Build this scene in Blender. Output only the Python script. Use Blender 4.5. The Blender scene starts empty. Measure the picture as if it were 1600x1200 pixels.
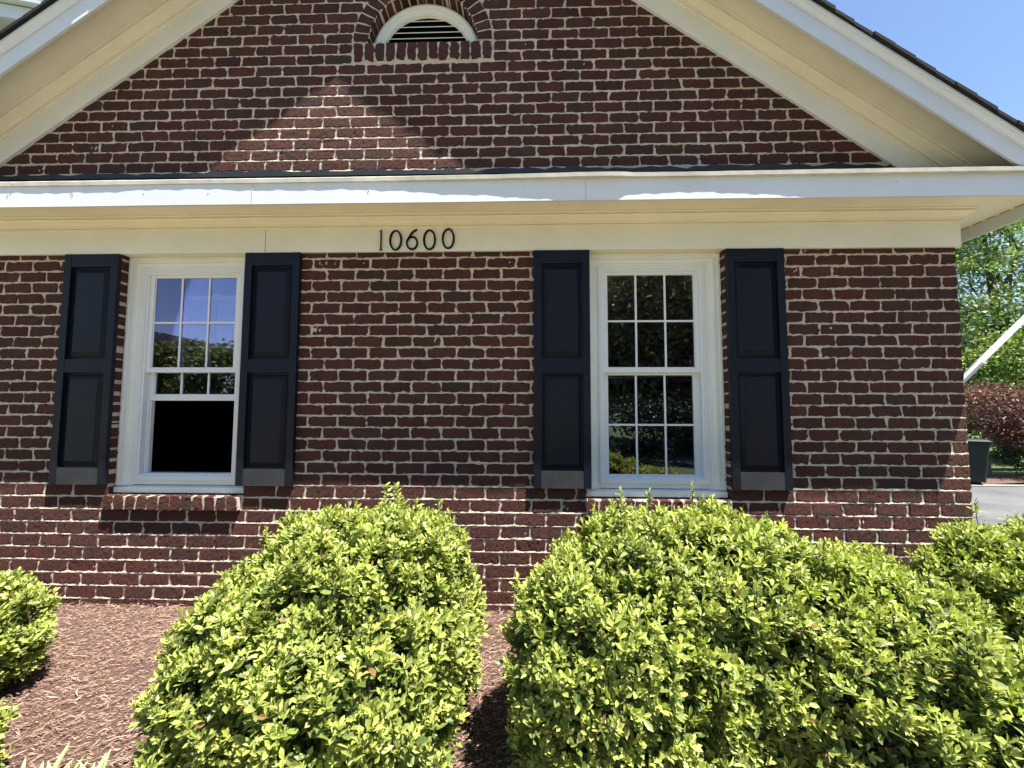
import bpy, math, random
import numpy as np
from mathutils import Vector, Matrix
random.seed(7)
rng = np.random.default_rng(11)
R = math.radians

# ------------------------------------------------------------------ camera, sky, sun, exposure
scene = bpy.context.scene
COL = scene.collection
CAMH = 1.38
PITCH, YAW, ROLL = R(3.70), R(-1.715), R(0.155)
FPX = 655.0
cam_d = bpy.data.cameras.new("camera")
cam = bpy.data.objects.new("camera", cam_d); COL.objects.link(cam)
fw = Vector((math.sin(YAW)*math.cos(PITCH), math.cos(YAW)*math.cos(PITCH), math.sin(PITCH)))
rt0 = Vector((math.cos(YAW), -math.sin(YAW), 0)); up0 = rt0.cross(fw)
rt = math.cos(ROLL)*rt0 + math.sin(ROLL)*up0
up = -math.sin(ROLL)*rt0 + math.cos(ROLL)*up0
cam.matrix_world = Matrix(((rt.x, up.x, -fw.x, 0), (rt.y, up.y, -fw.y, -2.975), (rt.z, up.z, -fw.z, CAMH), (0, 0, 0, 1)))
cam_d.sensor_fit = 'HORIZONTAL'; cam_d.sensor_width = 36.0
cam_d.lens = 36.0*FPX/1600.0
cam_d.clip_start = 0.05; cam_d.clip_end = 500
scene.camera = cam

SUN = Vector((0.64, -0.40, 1.86)).normalized()
elev = math.asin(SUN.z); azim = math.atan2(SUN.x, SUN.y)
world = bpy.data.worlds.new("World"); scene.world = world; world.use_nodes = True
wn = world.node_tree.nodes; wl = world.node_tree.links
bg = wn["Background"]
sky = wn.new("ShaderNodeTexSky"); sky.sky_type = 'NISHITA'; sky.sun_disc = False
sky.sun_elevation = elev; sky.sun_rotation = azim
sky.altitude = 100; sky.air_density = 1.0; sky.dust_density = 0.2; sky.ozone_density = 2.4
wl.new(sky.outputs[0], bg.inputs[0]); bg.inputs[1].default_value = 0.080
sun_d = bpy.data.lights.new("sun", 'SUN'); sun_d.energy = 5.0; sun_d.angle = R(0.5); sun_d.color = (1.0, 0.95, 0.86)
sun_o = bpy.data.objects.new("sun", sun_d); COL.objects.link(sun_o)
sun_o.rotation_euler = SUN.to_track_quat('Z', 'Y').to_euler(); sun_o.location = (6, -4, 18)
scene.view_settings.view_transform = 'Standard'; scene.view_settings.look = 'None'
scene.view_settings.gamma = 1.0; scene.view_settings.exposure = 1.60
try:
    scene.cycles.max_bounces = 10; scene.cycles.transparent_max_bounces = 12
    scene.cycles.diffuse_bounces = 5; scene.cycles.sample_clamp_indirect = 6
except Exception: pass

# ------------------------------------------------------------------ mesh helpers
class MB:
    """collects faces; builds one mesh object"""
    def __init__(s): s.V = []; s.n = 0; s.L = []; s.S = []; s.M = []; s.C = []
    def add(s, V, faces, m=0, c=None):
        V = np.asarray(V, float).reshape(-1, 3)
        for f in faces:
            s.L.append(np.asarray(f, np.int64)+s.n); s.S.append(np.array([len(f)])); s.M.append(np.array([m]))
        s.V.append(V); s.n += len(V)
        s.C.append(np.tile(np.array(c if c is not None else (1, 1, 1), float), (len(V), 1)))
    def addn(s, V, F, m=0, c=None):
        """F: (M,k) array"""
        V = np.asarray(V, float).reshape(-1, 3); F = np.asarray(F, np.int64)
        if len(F) == 0: return
        s.L.append((F+s.n).ravel()); s.S.append(np.full(len(F), F.shape[1])); s.M.append(np.full(len(F), m))
        s.V.append(V); s.n += len(V)
        s.C.append(np.asarray(c, float) if c is not None else np.ones((len(V), 3)))
    def box(s, x0, x1, y0, y1, z0, z1, m=0, c=None):
        V = [(x0,y0,z0),(x1,y0,z0),(x1,y1,z0),(x0,y1,z0),(x0,y0,z1),(x1,y0,z1),(x1,y1,z1),(x0,y1,z1)]
        s.add(V, [(0,3,2,1),(4,5,6,7),(0,1,5,4),(1,2,6,5),(2,3,7,6),(3,0,4,7)], m, c)
    def loft(s, rings, closed=True, cap=True, m=0, c=None):
        """rings: list of (k,3) arrays"""
        k = len(rings[0]); V = np.concatenate([np.asarray(r, float) for r in rings]); F = []
        for i in range(len(rings)-1):
            for j in range(k if closed else k-1):
                a = i*k+j; b = i*k+(j+1) % k
                F.append((a, b, b+k, a+k))
        if cap and closed:
            F.append(tuple(range(k))[::-1]); F.append(tuple((len(rings)-1)*k+j for j in range(k)))
        s.add(V, F, m, c)
    def tube(s, pts, rad, k=8, m=0, c=None):
        pts = [Vector(p) for p in pts]; rings = []
        if not hasattr(rad, '__len__'): rad = [rad]*len(pts)
        ref = Vector((0, 0, 1))
        for i, p in enumerate(pts):
            d = (pts[min(i+1, len(pts)-1)]-pts[max(i-1, 0)]).normalized()
            a = d.cross(ref)
            if a.length < 1e-3: a = d.cross(Vector((1, 0, 0)))
            a.normalize(); b = d.cross(a)
            rings.append([tuple(p+rad[i]*(math.cos(t)*a+math.sin(t)*b)) for t in [2*math.pi*j/k for j in range(k)]])
        s.loft(rings, True, True, m, c)
    def build(s, name, mats, parent=None, smooth=False, cols=False):
        me = bpy.data.meshes.new(name)
        V = np.concatenate(s.V); L = np.concatenate(s.L); S = np.concatenate(s.S); M = np.concatenate(s.M)
        me.vertices.add(len(V)); me.vertices.foreach_set('co', V.ravel())
        me.loops.add(len(L)); me.loops.foreach_set('vertex_index', L.astype(np.int32))
        me.polygons.add(len(S)); st = np.concatenate([[0], np.cumsum(S)[:-1]])
        me.polygons.foreach_set('loop_start', st.astype(np.int32))
        me.polygons.foreach_set('loop_total', S.astype(np.int32))
        me.polygons.foreach_set('material_index', M.astype(np.int32))
        me.polygons.foreach_set('use_smooth', np.full(len(S), smooth))
        if cols:
            ca = me.color_attributes.new('Col', 'FLOAT_COLOR', 'POINT')
            C = np.concatenate(s.C); ca.data.foreach_set('color', np.concatenate([C, np.ones((len(C), 1))], 1).ravel())
        me.update(calc_edges=True); me.validate()
        if not isinstance(mats, (list, tuple)): mats = [mats]
        for mt in mats: me.materials.append(mt)
        o = bpy.data.objects.new(name, me); COL.objects.link(o)
        if parent is not None: o.parent = parent
        return o

def tag(o, label=None, cat=None, group=None, kind=None):
    if label: o['label'] = label
    if cat: o['category'] = cat
    if group: o['group'] = group
    if kind: o['kind'] = kind
    return o
def empty(name, loc=(0, 0, 0), parent=None):
    o = bpy.data.objects.new(name, None); COL.objects.link(o); o.location = loc
    o.empty_display_size = 0.1
    if parent is not None: o.parent = parent
    return o
def atloc(o, loc):
    """put a world-coordinate mesh under an origin at loc"""
    o.data.transform(Matrix.Translation(-Vector(loc))); o.location = loc; return o

# ------------------------------------------------------------------ materials
def mat(name, col=(.5, .5, .5), rough=.6, spec=.4, metal=0.0):
    m = bpy.data.materials.new(name); m.use_nodes = True
    b = m.node_tree.nodes['Principled BSDF']
    b.inputs['Base Color'].default_value = (*col, 1); b.inputs['Roughness'].default_value = rough
    b.inputs['Specular IOR Level'].default_value = spec; b.inputs['Metallic'].default_value = metal
    return m
def N(m, t, **kw):
    n = m.node_tree.nodes.new(t)
    for k, v in kw.items():
        if k in n.inputs.keys(): n.inputs[k].default_value = v
        else: setattr(n, k, v)
    return n
def LK(m, a, b): m.node_tree.links.new(a, b)
def noise(m, scale, detail=4, rough=.6, stretch=None, coord='Object'):
    tc = N(m, 'ShaderNodeTexCoord'); mp = N(m, 'ShaderNodeMapping')
    if stretch: mp.inputs['Scale'].default_value = stretch
    LK(m, tc.outputs[coord], mp.inputs[0])
    n = N(m, 'ShaderNodeTexNoise'); n.inputs['Scale'].default_value = scale
    n.inputs['Detail'].default_value = detail; n.inputs['Roughness'].default_value = rough
    LK(m, mp.outputs[0], n.inputs[0]); return n
def ramp(m, src, stops):
    r = N(m, 'ShaderNodeValToRGB'); el = r.color_ramp.elements
    while len(el) < len(stops): el.new(.5)
    for e, (p, c) in zip(el, stops): e.position = p; e.color = (*c, 1) if len(c) == 3 else c
    LK(m, src, r.inputs[0]); return r
def mix(m, f, a, b, mode='MIX'):
    x = N(m, 'ShaderNodeMix', data_type='RGBA', blend_type=mode)
    for s, v in ((x.inputs[0], f), (x.inputs[6], a), (x.inputs[7], b)):
        if hasattr(v, 'links') or hasattr(v, 'is_linked'): LK(m, v, s)
        elif isinstance(v, (int, float)): s.default_value = v
        else: s.default_value = (*v, 1)
    return x.outputs[2]
def bump(m, h, strength=.3, dist=.002, b=None):
    bp = N(m, 'ShaderNodeBump'); bp.inputs['Strength'].default_value = strength; bp.inputs['Distance'].default_value = dist
    LK(m, h, bp.inputs['Height']); bs = b or m.node_tree.nodes['Principled BSDF']
    LK(m, bp.outputs[0], bs.inputs['Normal']); return bp
def P(m): return m.node_tree.nodes['Principled BSDF']

def painted(name, col, rough=.5, dirt=.12, scale=3.0, grain=None, gst=.15, spec=.35):
    m = mat(name, col, rough)
    n1 = noise(m, scale, 6, .65); r = ramp(m, n1.outputs[0], [(.35, tuple(c*(1-dirt) for c in col)), (.7, col)])
    n2 = noise(m, 60, 3, .6)
    P(m).inputs['Specular IOR Level'].default_value = spec
    c2 = mix(m, .06, r.outputs[0], n2.outputs[0], 'MULTIPLY')
    LK(m, c2, P(m).inputs['Base Color'])
    g = noise(m, 40, 4, .6, grain or (1, 1, 1)); bump(m, g.outputs[0], gst, .0015)
    return m
M_trim = painted('bounce_warmed_trim_paint', (.86, .80, .63), .5, .10, 2.5)  # white paint with the warm ground bounce mixed into its colour
M_frieze = painted('white_frieze_paint', (.80, .805, .76), .5, .08, 2.5)
M_fascia = painted('white_aluminium', (.66, .69, .72), .42, .08, 2.0)
M_lip = painted('weathered_drip_edge', (.66, .63, .54), .5, .3, 4.0)
M_vinyl = painted('white_vinyl', (.76, .77, .78), .35, .03, 3.0, gst=.03)
M_shut = painted('navy_shutter_plastic', (.0075, .0092, .0195), .46, .25, 3.0, (6, 6, .35), .5, spec=.22)
M_sunlit = painted('sunlit_shutter_plastic', (.045, .046, .050), .6, .35, 9.0, (1, 1, 9), .4, spec=.2)  # paler copy of the shutter plastic, direct sun put into its colour
M_flash = painted('dark_flashing', (.035, .035, .037), .5, .35, 5.0)
M_black = mat('black_number_enamel', (.004, .004, .005), .5, .15)
M_screw = mat('shutter_screw', (.01, .01, .012), .4)
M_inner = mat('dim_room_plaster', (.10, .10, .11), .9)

# brick
M_brick = mat('wood_mould_brick', (.1, .04, .03), .88, .25)
def _brick():
    m = M_brick
    at = N(m, 'ShaderNodeAttribute'); at.attribute_name = 'Col'
    n1 = noise(m, 9, 5, .6); n2 = noise(m, 70, 6, .7); n3 = noise(m, 220, 3, .7)
    r1 = ramp(m, n1.outputs[0], [(.30, (.90, .88, .86)), (.5, (1, 1, 1)), (.72, (1.25, 1.10, 1.05))])
    c = mix(m, 1.0, at.outputs[0], r1.outputs[0], 'MULTIPLY')
    r2 = ramp(m, n2.outputs[0], [(.32, (.62, .62, .62)), (.6, (1.15, 1.12, 1.1)), (.78, (1.5, 1.4, 1.35))])
    c = mix(m, .8, c, r2.outputs[0], 'MULTIPLY')
    LK(m, c, P(m).inputs['Base Color'])
    ad = N(m, 'ShaderNodeMath', operation='ADD'); LK(m, n2.outputs[0], ad.inputs[0]); LK(m, n3.outputs[0], ad.inputs[1])
    bump(m, ad.outputs[0], 1.0, .007)
_brick()
M_mortar = mat('sandy_mortar', (.42, .35, .27), .95, .15)
def _mortar():
    m = M_mortar
    n1 = noise(m, 6, 5, .6); n2 = noise(m, 160, 4, .7)
    r1 = ramp(m, n1.outputs[0], [(.3, (.50, .42, .325)), (.7, (.62, .53, .415))])
    r2 = ramp(m, n2.outputs[0], [(.3, (.75, .75, .75)), (.7, (1.15, 1.15, 1.15))])
    LK(m, mix(m, .7, r1.outputs[0], r2.outputs[0], 'MULTIPLY'), P(m).inputs['Base Color'])
    bump(m, n2.outputs[0], .6, .003)
_mortar()

# glass: reflecting outer pane, see-through
def glassmat(name, tint, base):
    m = bpy.data.materials.new(name); m.use_nodes = True; nt = m.node_tree
    nt.nodes.remove(P(m)); out = nt.nodes['Material Output']
    tr = N(m, 'ShaderNodeBsdfTransparent'); tr.inputs[0].default_value = (.80, .82, .82, 1)
    gl = N(m, 'ShaderNodeBsdfGlossy'); gl.inputs[0].default_value = (*tint, 1); gl.inputs['Roughness'].default_value = .0
    lw = N(m, 'ShaderNodeFresnel'); lw.inputs[0].default_value = 1.5
    mr = N(m, 'ShaderNodeMath', operation='MULTIPLY_ADD'); mr.inputs[1].default_value = 1.2; mr.inputs[2].default_value = base
    LK(m, lw.outputs[0], mr.inputs[0])
    n = noise(m, 2.2, 2, .4); bp = N(m, 'ShaderNodeBump'); bp.inputs['Strength'].default_value = .012; bp.inputs['Distance'].default_value = .01
    LK(m, n.outputs[0], bp.inputs['Height']); LK(m, bp.outputs[0], gl.inputs['Normal'])
    mx = N(m, 'ShaderNodeMixShader'); LK(m, mr.outputs[0], mx.inputs[0]); LK(m, tr.outputs[0], mx.inputs[1]); LK(m, gl.outputs[0], mx.inputs[2])
    LK(m, mx.outputs[0], out.inputs[0]); return m
M_glass = glassmat('window_glass', (.74, .69, 1.0), .13)

# foliage
def leafmat(name, rough=.42, trans=.30, tcol=(.38, .55, .06)):
    m = mat(name, (.1, .2, .03), rough, .35); b = P(m)
    at = N(m, 'ShaderNodeAttribute'); at.attribute_name = 'Col'
    n = noise(m, 45, 3, .6); r = ramp(m, n.outputs[0], [(.3, (.8, .8, .8)), (.7, (1.15, 1.15, 1.15))])
    c = mix(m, .6, at.outputs[0], r.outputs[0], 'MULTIPLY')
    LK(m, c, b.inputs['Base Color'])
    tl = N(m, 'ShaderNodeBsdfTranslucent')
    tc = mix(m, 1.0, c, (1.5, 1.7, .6), 'MULTIPLY'); LK(m, tc, tl.inputs[0])
    mx = N(m, 'ShaderNodeMixShader'); mx.inputs[0].default_value = trans
    out = m.node_tree.nodes['Material Output']
    LK(m, b.outputs[0], mx.inputs[1]); LK(m, tl.outputs[0], mx.inputs[2]); LK(m, mx.outputs[0], out.inputs[0])
    bump(m, n.outputs[0], .15, .001)
    return m
M_leaf = leafmat('azalea_leaf', .44, .20)
M_tleaf = leafmat('tree_leaf', .5, .22)
M_twig = painted('twig_bark', (.09, .065, .045), .9, .4, 20)
M_bark = painted('tree_bark', (.10, .08, .065), .95, .5, 6, (1, 1, .3), .8)

# ------------------------------------------------------------------ GROUND
def gz(x, y):
    x = np.asarray(x, float); y = np.asarray(y, float)
    t = np.clip((np.maximum(x-3.4, 0)+np.maximum(y-1.0, 0)*(x > 2))/4.0, 0, 1); t = t*t*(3-2*t)
    return -0.30*t
def sheet(name, xs, ys, m, dz=0.0, amp=0.0, f=gz):
    X, Y = np.meshgrid(xs, ys); Z = f(X, Y)+dz+amp*rng.normal(size=X.shape)
    V = np.stack([X, Y, Z], -1).reshape(-1, 3); nx = len(xs); ny = len(ys)
    i, j = np.meshgrid(np.arange(nx-1), np.arange(ny-1)); a = (j*nx+i).ravel()
    F = np.stack([a, a+1, a+1+nx, a+nx], 1); b = MB(); b.addn(V, F); return b.build(name, m, smooth=True)
M_lawn = mat('lawn_soil', (.05, .09, .02), .95)
_n = noise(M_lawn, 14, 6, .7); _n2 = noise(M_lawn, 160, 3, .7)
_r = ramp(M_lawn, _n.outputs[0], [(.3, (.06, .10, .022)), (.7, (.13, .19, .04))])
LK(M_lawn, mix(M_lawn, .6, _r.outputs[0], _n2.outputs[0], 'MULTIPLY'), P(M_lawn).inputs['Base Color']); bump(M_lawn, _n2.outputs[0], .8, .02)
axg = np.unique(np.concatenate([np.linspace(-220, -12, 14), np.linspace(-12, 14, 66), np.linspace(14, 220, 14)]))
ayg = np.unique(np.concatenate([np.linspace(-200, -10, 12), np.linspace(-10, 14, 60), np.linspace(14, 260, 14)]))
g = sheet('ground', axg, ayg, M_lawn, dz=-.03); tag(g, kind='structure')
# mulch bed soil
M_soil = mat('mulch_soil', (.16, .085, .06), .95, .2)
_n = noise(M_soil, 30, 6, .75, (1, 2.2, 1)); _n2 = noise(M_soil, 150, 4, .8, (.35, 2.0, 1))
_r = ramp(M_soil, _n2.outputs[0], [(.33, (.085, .05, .04)), (.55, (.22, .135, .105)), (.75, (.30, .20, .16))])
LK(M_soil, mix(M_soil, .5, _r.outputs[0], _n.outputs[0], 'MULTIPLY'), P(M_soil).inputs['Base Color']); bump(M_soil, _n2.outputs[0], 1.0, .012)
g = sheet('mulch_bed', np.linspace(-6.5, 4.3, 130), np.linspace(-3.2, .12, 46), M_soil, dz=.0, amp=.007); tag(g, kind='structure')
# driveway
M_asph = mat('asphalt', (.13, .13, .135), .9, .3)
_n = noise(M_asph, 1.2, 5, .6); _n2 = noise(M_asph, 240, 3, .8)
_r = ramp(M_asph, _n.outputs[0], [(.3, (.12, .12, .125)), (.7, (.19, .185, .185))])
LK(M_asph, mix(M_asph, .5, _r.outputs[0], _n2.outputs[0], 'MULTIPLY'), P(M_asph).inputs['Base Color']); bump(M_asph, _n2.outputs[0], .5, .006)
g = sheet('driveway', np.linspace(4.34, 26, 50), np.linspace(-11, 7.1, 40), M_asph, dz=-.018); tag(g, kind='structure')
M_conc = painted('pale_concrete', (.42, .40, .36), .9, .25, 5, gst=.5)
g = sheet('driveway_edge', np.linspace(4.34, 26, 50), np.linspace(7.12, 7.30, 3), M_conc, dz=-.005); tag(g, kind='structure')
g = sheet('planting_bed', np.linspace(4.34, 30, 40), np.linspace(7.32, 8.5, 6), M_soil, dz=.02, amp=.02); tag(g, kind='structure')

M_bounce = painted('bounce_slab_tan', (.58, .50, .38), .9, .2, 3, gst=.5)
g = sheet('bounce_slab', np.linspace(-16, 4.30, 40), np.linspace(-6.3, -3.22, 12), M_bounce, dz=-.012); tag(g, kind='structure')  # unseen tan slab added behind the camera to bounce warm light upward
# mulch strands
def mulch():
    n = 130000
    x = rng.uniform(-4.2, 3.4, n); y = -rng.uniform(-.02, 2.5, n)
    keep = (x < -1.35) | ((x > -.55) & (x < .35)) | (rng.random(n) < .25)
    x = x[keep]; y = y[keep]; n = len(x)
    Ln = rng.gamma(3.0, .0048, n)+.005; W = rng.uniform(.0009, .0022, n)
    big = rng.random(n) < .05; Ln[big] *= 2.2; W[big] *= 1.6
    a = rng.normal(.48, .55, n); tilt = rng.normal(0, .22, n)
    d = np.stack([np.cos(a)*np.cos(tilt), np.sin(a)*np.cos(tilt), np.sin(tilt)], 1)
    s = np.stack([-np.sin(a), np.cos(a), rng.normal(0, .35, n)], 1)
    p = np.stack([x, y, gz(x, y)+rng.uniform(.003, .022, n)], 1)
    bend = rng.normal(0, .12, n)[:, None]*Ln[:, None]*s
    V = np.stack([p-d*Ln[:, None]/2-s*W[:, None]*.4, p-d*Ln[:, None]/2+s*W[:, None]*.4,
                  p+bend-s*W[:, None], p+bend+s*W[:, None],
                  p+d*Ln[:, None]/2-s*W[:, None]*.3, p+d*Ln[:, None]/2+s*W[:, None]*.3], 1)
    base = np.arange(n)[:, None]*6
    F = np.concatenate([base+np.array([[0, 2, 3, 1]]), base+np.array([[2, 4, 5, 3]])])
    c = np.array([.285, .180, .140])[None]*np.exp(rng.normal(0, .27, n))[:, None]*np.array([1, 1, 1])[None]
    c[:, 1] *= rng.uniform(.92, 1.18, n); c[:, 2] *= rng.uniform(.9, 1.25, n)
    b = MB(); b.addn(V, F, 0, np.repeat(c, 6, 0))
    m = mat('shredded_mulch', (.2, .1, .08), 1.0, .0)
    at = N(m, 'ShaderNodeAttribute'); at.attribute_name = 'Col'; LK(m, at.outputs[0], P(m).inputs['Base Color'])
    o = b.build('shredded_mulch', m, cols=True)
    tag(o, 'reddish brown shredded bark mulch strewn over the planting bed', 'mulch', kind='stuff')
mulch()

# ------------------------------------------------------------------ HOUSE
house = empty('brick_house', (-.76, 0, 0))
HO = Vector((-.76, 0, 0))
tag(house, 'dark red brick house gable with bounce-warmed white cornice, navy shutters and number 10600', 'house')
def hb(b, name, mats, parent=None, **kw):
    """build as house part: meshes are modelled in world coordinates"""
    o = b.build(name, mats, parent or house, **kw)
    if parent is None: o.location = -HO
    return o
XR, XL, XC, SL = 3.03, -4.55, -.76, .7238
WINS = [-2.505, .925]
HW = .495

def bricks(mb, X0, X1, Z0, Z1, depth, mp, nx=17, nz=5, rough=1.35):
    """irregular wood-mould bricks; arrays of rectangles; mp maps (u, w(out), z)->world"""
    X0, X1, Z0, Z1, depth = [np.asarray(a, float) for a in (X0, X1, Z0, Z1, depth)]
    n = len(X0)
    if n == 0: return
    us = np.concatenate([[0, .022], np.linspace(.022, .978, nx-1)[1:-1], [.978, 1]])
    vs = np.concatenate([[0, .07], np.linspace(.07, .93, nz-1)[1:-1], [.93, 1]])
    NU, NV = len(us), len(vs); U, Vv = np.meshgrid(us, vs)
    w = (X1-X0)[:, None, None]; h = (Z1-Z0)[:, None, None]
    x = X0[:, None, None]+w*U; z = Z0[:, None, None]+h*Vv
    # raggedness of the outline
    def sm(a):
        return a*.75+(np.roll(a, 1, 1)+np.roll(a, -1, 1))*.35
    e = .0021*rough
    top = sm(rng.normal(0, e, (n, NU))); bot = sm(rng.normal(0, e, (n, NU)))
    lf = rng.normal(0, e*1.2, (n, NV)); rg = rng.normal(0, e*1.2, (n, NV))
    chip = rng.random((n, NU)) < .06; top[chip] -= .004; chip = rng.random((n, NU)) < .08; bot[chip] += .004
    z = z+top[:, None, :]*Vv[None]**2+bot[:, None, :]*(1-Vv[None])**2
    x = x+lf[:, :, None]*(1-U[None])**6+rg[:, :, None]*U[None]**6
    # skew, rounded corners
    sk = rng.normal(0, .0022, n)[:, None, None]; x = x+sk*(Vv[None]-.5)*2
    tl = rng.normal(0, .0014, n)[:, None, None]; z = z+tl*(U[None]-.5)*2
    cr = rng.uniform(.002, .008, (n, 4))
    for k, (cu, cv) in enumerate(((0, 0), (1, 0), (0, 1), (1, 1))):
        du = np.abs(U-cu)*np.clip(w, .03, .25)/.012; dv = np.abs(Vv-cv)*h/.012
        f = np.clip(1-du, 0, 1)*np.clip(1.2-dv, 0, 1)*cr[:, k][:, None, None]
        x = x+(f if cu == 0 else -f); z = z+(f*.6 if cv == 0 else -f*.6)
    # proud/recess of the face
    y = -rng.normal(.0012, .0011, n)[:, None, None]+rng.normal(0, .0007*rough, (n, NV, NU))
    y = y+rng.normal(0, .0008, n)[:, None, None]*(U[None]-.5)*2+rng.normal(0, .0008, n)[:, None, None]*(Vv[None]-.5)*2
    gouge = rng.random((n, NV, NU)) < .06; y = y+gouge*rng.uniform(.0004, .0018, (n, NV, NU))
    edge = (U == 0)|(U == 1)|(Vv == 0)|(Vv == 1)
    y = y+np.where(edge, .0022, 0)[None]
    G = np.stack([x, y, z], -1).reshape(n, -1, 3)
    ring = [j for j in range(NU)]+[k*NU+NU-1 for k in range(1, NV)]+[(NV-1)*NU+j for j in range(NU-2, -1, -1)]+[k*NU for k in range(NV-2, 0, -1)]
    RG = G[:, ring].copy(); RG[:, :, 1] = depth[:, None]
    A = np.concatenate([G, RG], 1); m = A.shape[1]; k0 = NU*NV; kr = len(ring)
    i, j = np.meshgrid(np.arange(NU-1), np.arange(NV-1)); a = (j*NU+i).ravel()
    F = [np.stack([a, a+1, a+1+NU, a+NU], 1)]
    rr = np.array(ring); q = np.arange(kr); q1 = (q+1) % kr
    F.append(np.stack([rr[q1], rr[q], k0+q, k0+q1], 1))
    F = np.concatenate(F); FF = (F[None]+(np.arange(n)*m)[:, None, None]).reshape(-1, 4)
    # colours
    base = np.array([.079, .0315, .0250])
    c = base[None]*np.exp(rng.normal(0, .08, n))[:, None]
    c[:, 0] *= rng.uniform(.92, 1.12, n)
    grey = rng.random(n) < .035
    c[grey] = np.array([.058, .033, .028])*rng.uniform(.85, 1.2, (grey.sum(), 1))
    red = rng.random(n) < .10
    c[red] = np.array([.082, .026, .021])*rng.uniform(.8, 1.15, (red.sum(), 1))
    C = np.repeat(c[:, None], m, 1)
    # flashed band across some bricks
    fl = (rng.random(n) < .28)[:, None]*1.0; ctr = rng.uniform(.2, .8, n)[:, None]; wd = rng.uniform(.12, .25, n)[:, None]
    uu = np.concatenate([U.ravel(), U.ravel()[ring]])[None]
    t = fl*(np.abs(uu-ctr) < wd); C = C*(1-.55*t[..., None])+np.array([.058, .034, .027])[None, None]*.55*t[..., None]
    W = mp(A.reshape(-1, 3)); mb.addn(W, FF, 0, C.reshape(-1, 3))

J = .0063
def fill_row(out, z0, z1, intervals, j0, pitch):
    """intervals: list of (a,b,endflagL,endflagR) -- flags: brick runs to the end and is deep there"""
    for a, b, fl, fr in intervals:
        k0 = math.floor((a-j0)/pitch); js = [j0+k*pitch+random.gauss(0, .0022) for k in range(k0, k0+int((b-a)/pitch)+3)]
        js = [x for x in js if a+.055 < x < b-.055]
        ed = [a]+js+[b]
        for i in range(len(ed)-1):
            x0 = ed[i]+(J if i > 0 else (0 if fl else J)); x1 = ed[i+1]-(J if i < len(ed)-2 else (0 if fr else J))
            deep = (i == 0 and fl) or (i == len(ed)-2 and fr)
            dx = .0
            JZ = .0057
            out.append((x0, x1, z0+JZ+random.gauss(0, .0009), z1-JZ+random.gauss(0, .0009), .11 if deep else .014))

wall = MB(); rects = []
rows = []
z = .85
while z < 2.62: rows.append((z, z+.0823)); z += .0823
z = .85
while z > -.12: rows.append((z-.0889, z)); z -= .0889
for k, (z0, z1) in enumerate(rows):
    zm = (z0+z1)/2
    idx = round((zm-.85)/.0823-.5) if zm > .85 else -1-round((.85-zm)/.0889-.5)
    par = (idx % 2)
    j0 = XR-.1065-(0 if par == 1 else .1065)
    if zm > 2.60: continue
    cuts = [(c-HW, c+HW) for c in WINS] if zm > .66 else []
    iv = []; a = XL
    for (c0, c1) in cuts:
        iv.append((a, c0, a == XL or zm > .7, True)); a = c1
    iv.append((a, XR, True, True))
    if zm < .66: iv = [(XL, XR, True, True)]
    fill_row(rects, z0, z1, iv, j0, .2133)
ra = np.array(rects)
ident = lambda V: V
bricks(wall, *ra.T, ident)
# gable bricks
rects = []; zc = 4.17; RO = .535
z = 3.166; k = 0
while z < 5.7:
    z1 = z+.0832; zm = (z+z1)/2
    hw = (5.60-zm)/SL+.05
    if hw > .1:
        a, b = XC-hw, XC+hw
        j0 = -.235+(0 if k % 2 == 0 else .1065)
        if z1 > 4.03 and zm < zc+RO:
            r = RO if zm < zc else math.sqrt(max(RO**2-(zm-zc)**2, 0))
            r = max(r, .05)
            iv = [(a, -.773-r, False, False), (-.773+r, b, False, False)]
        else: iv = [(a, b, False, False)]
        fill_row(rects, z, z1, iv, j0, .2145)
    z = z1; k += 1
bricks(wall, *np.array(rects).T, ident)
# side wall (right), bricks facing +X
rects = []
for k, (z0, z1) in enumerate(rows):
    zm = (z0+z1)/2
    if zm > 2.6: continue
    fill_row(rects, z0, z1, [(.118, 8.0, False, True)], .118+(.1065 if k % 2 else 0), .2133)
bricks(wall, *np.array(rects).T, lambda V: np.stack([XR-V[:, 1], V[:, 0], V[:, 2]], 1), nx=6, nz=4)
# radial ring of the arched vent + rowlock sills
def wedge(mb, c, r0, r1, a0, a1, y0, y1):
    na, nr = 4, 4
    rr = np.linspace(r0, r1, nr+1); aa = np.linspace(a0, a1, na+1)
    Rr, Aa = np.meshgrid(rr, aa)
    je = rng.normal(0, .0018, Rr.shape)
    x = c[0]+(Rr+je)*np.cos(Aa+je/.5); z = c[1]+(Rr+je)*np.sin(Aa+je/.5)
    y = y0+rng.normal(0, .0008, Rr.shape)
    G = np.stack([x, y, z], -1).reshape(-1, 3); n = nr+1
    ring = [j for j in range(n)]+[k*n+n-1 for k in range(1, na+1)]+[na*n+j for j in range(n-2, -1, -1)]+[k*n for k in range(na-1, 0, -1)]
    B = G[ring].copy(); B[:, 1] = y1
    F = [(j*n+i, j*n+n+i, j*n+n+i+1, j*n+i+1) for j in range(na) for i in range(nr)]
    k0 = len(G); kr = len(ring)
    F += [(ring[q], ring[(q+1) % kr], k0+(q+1) % kr, k0+q) for q in range(kr)]
    base = np.array([.066, .027, .022])*math.exp(random.gauss(0, .22))
    mb.add(np.concatenate([G, B]), F, 0, base)
AC = (-.773, zc)
nb = 20
for i in range(nb):
    a0 = math.pi*i/nb+.014; a1 = math.pi*(i+1)/nb-.014
    wedge(wall, AC, .418, .528, a0, a1, -.004, .15)
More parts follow.
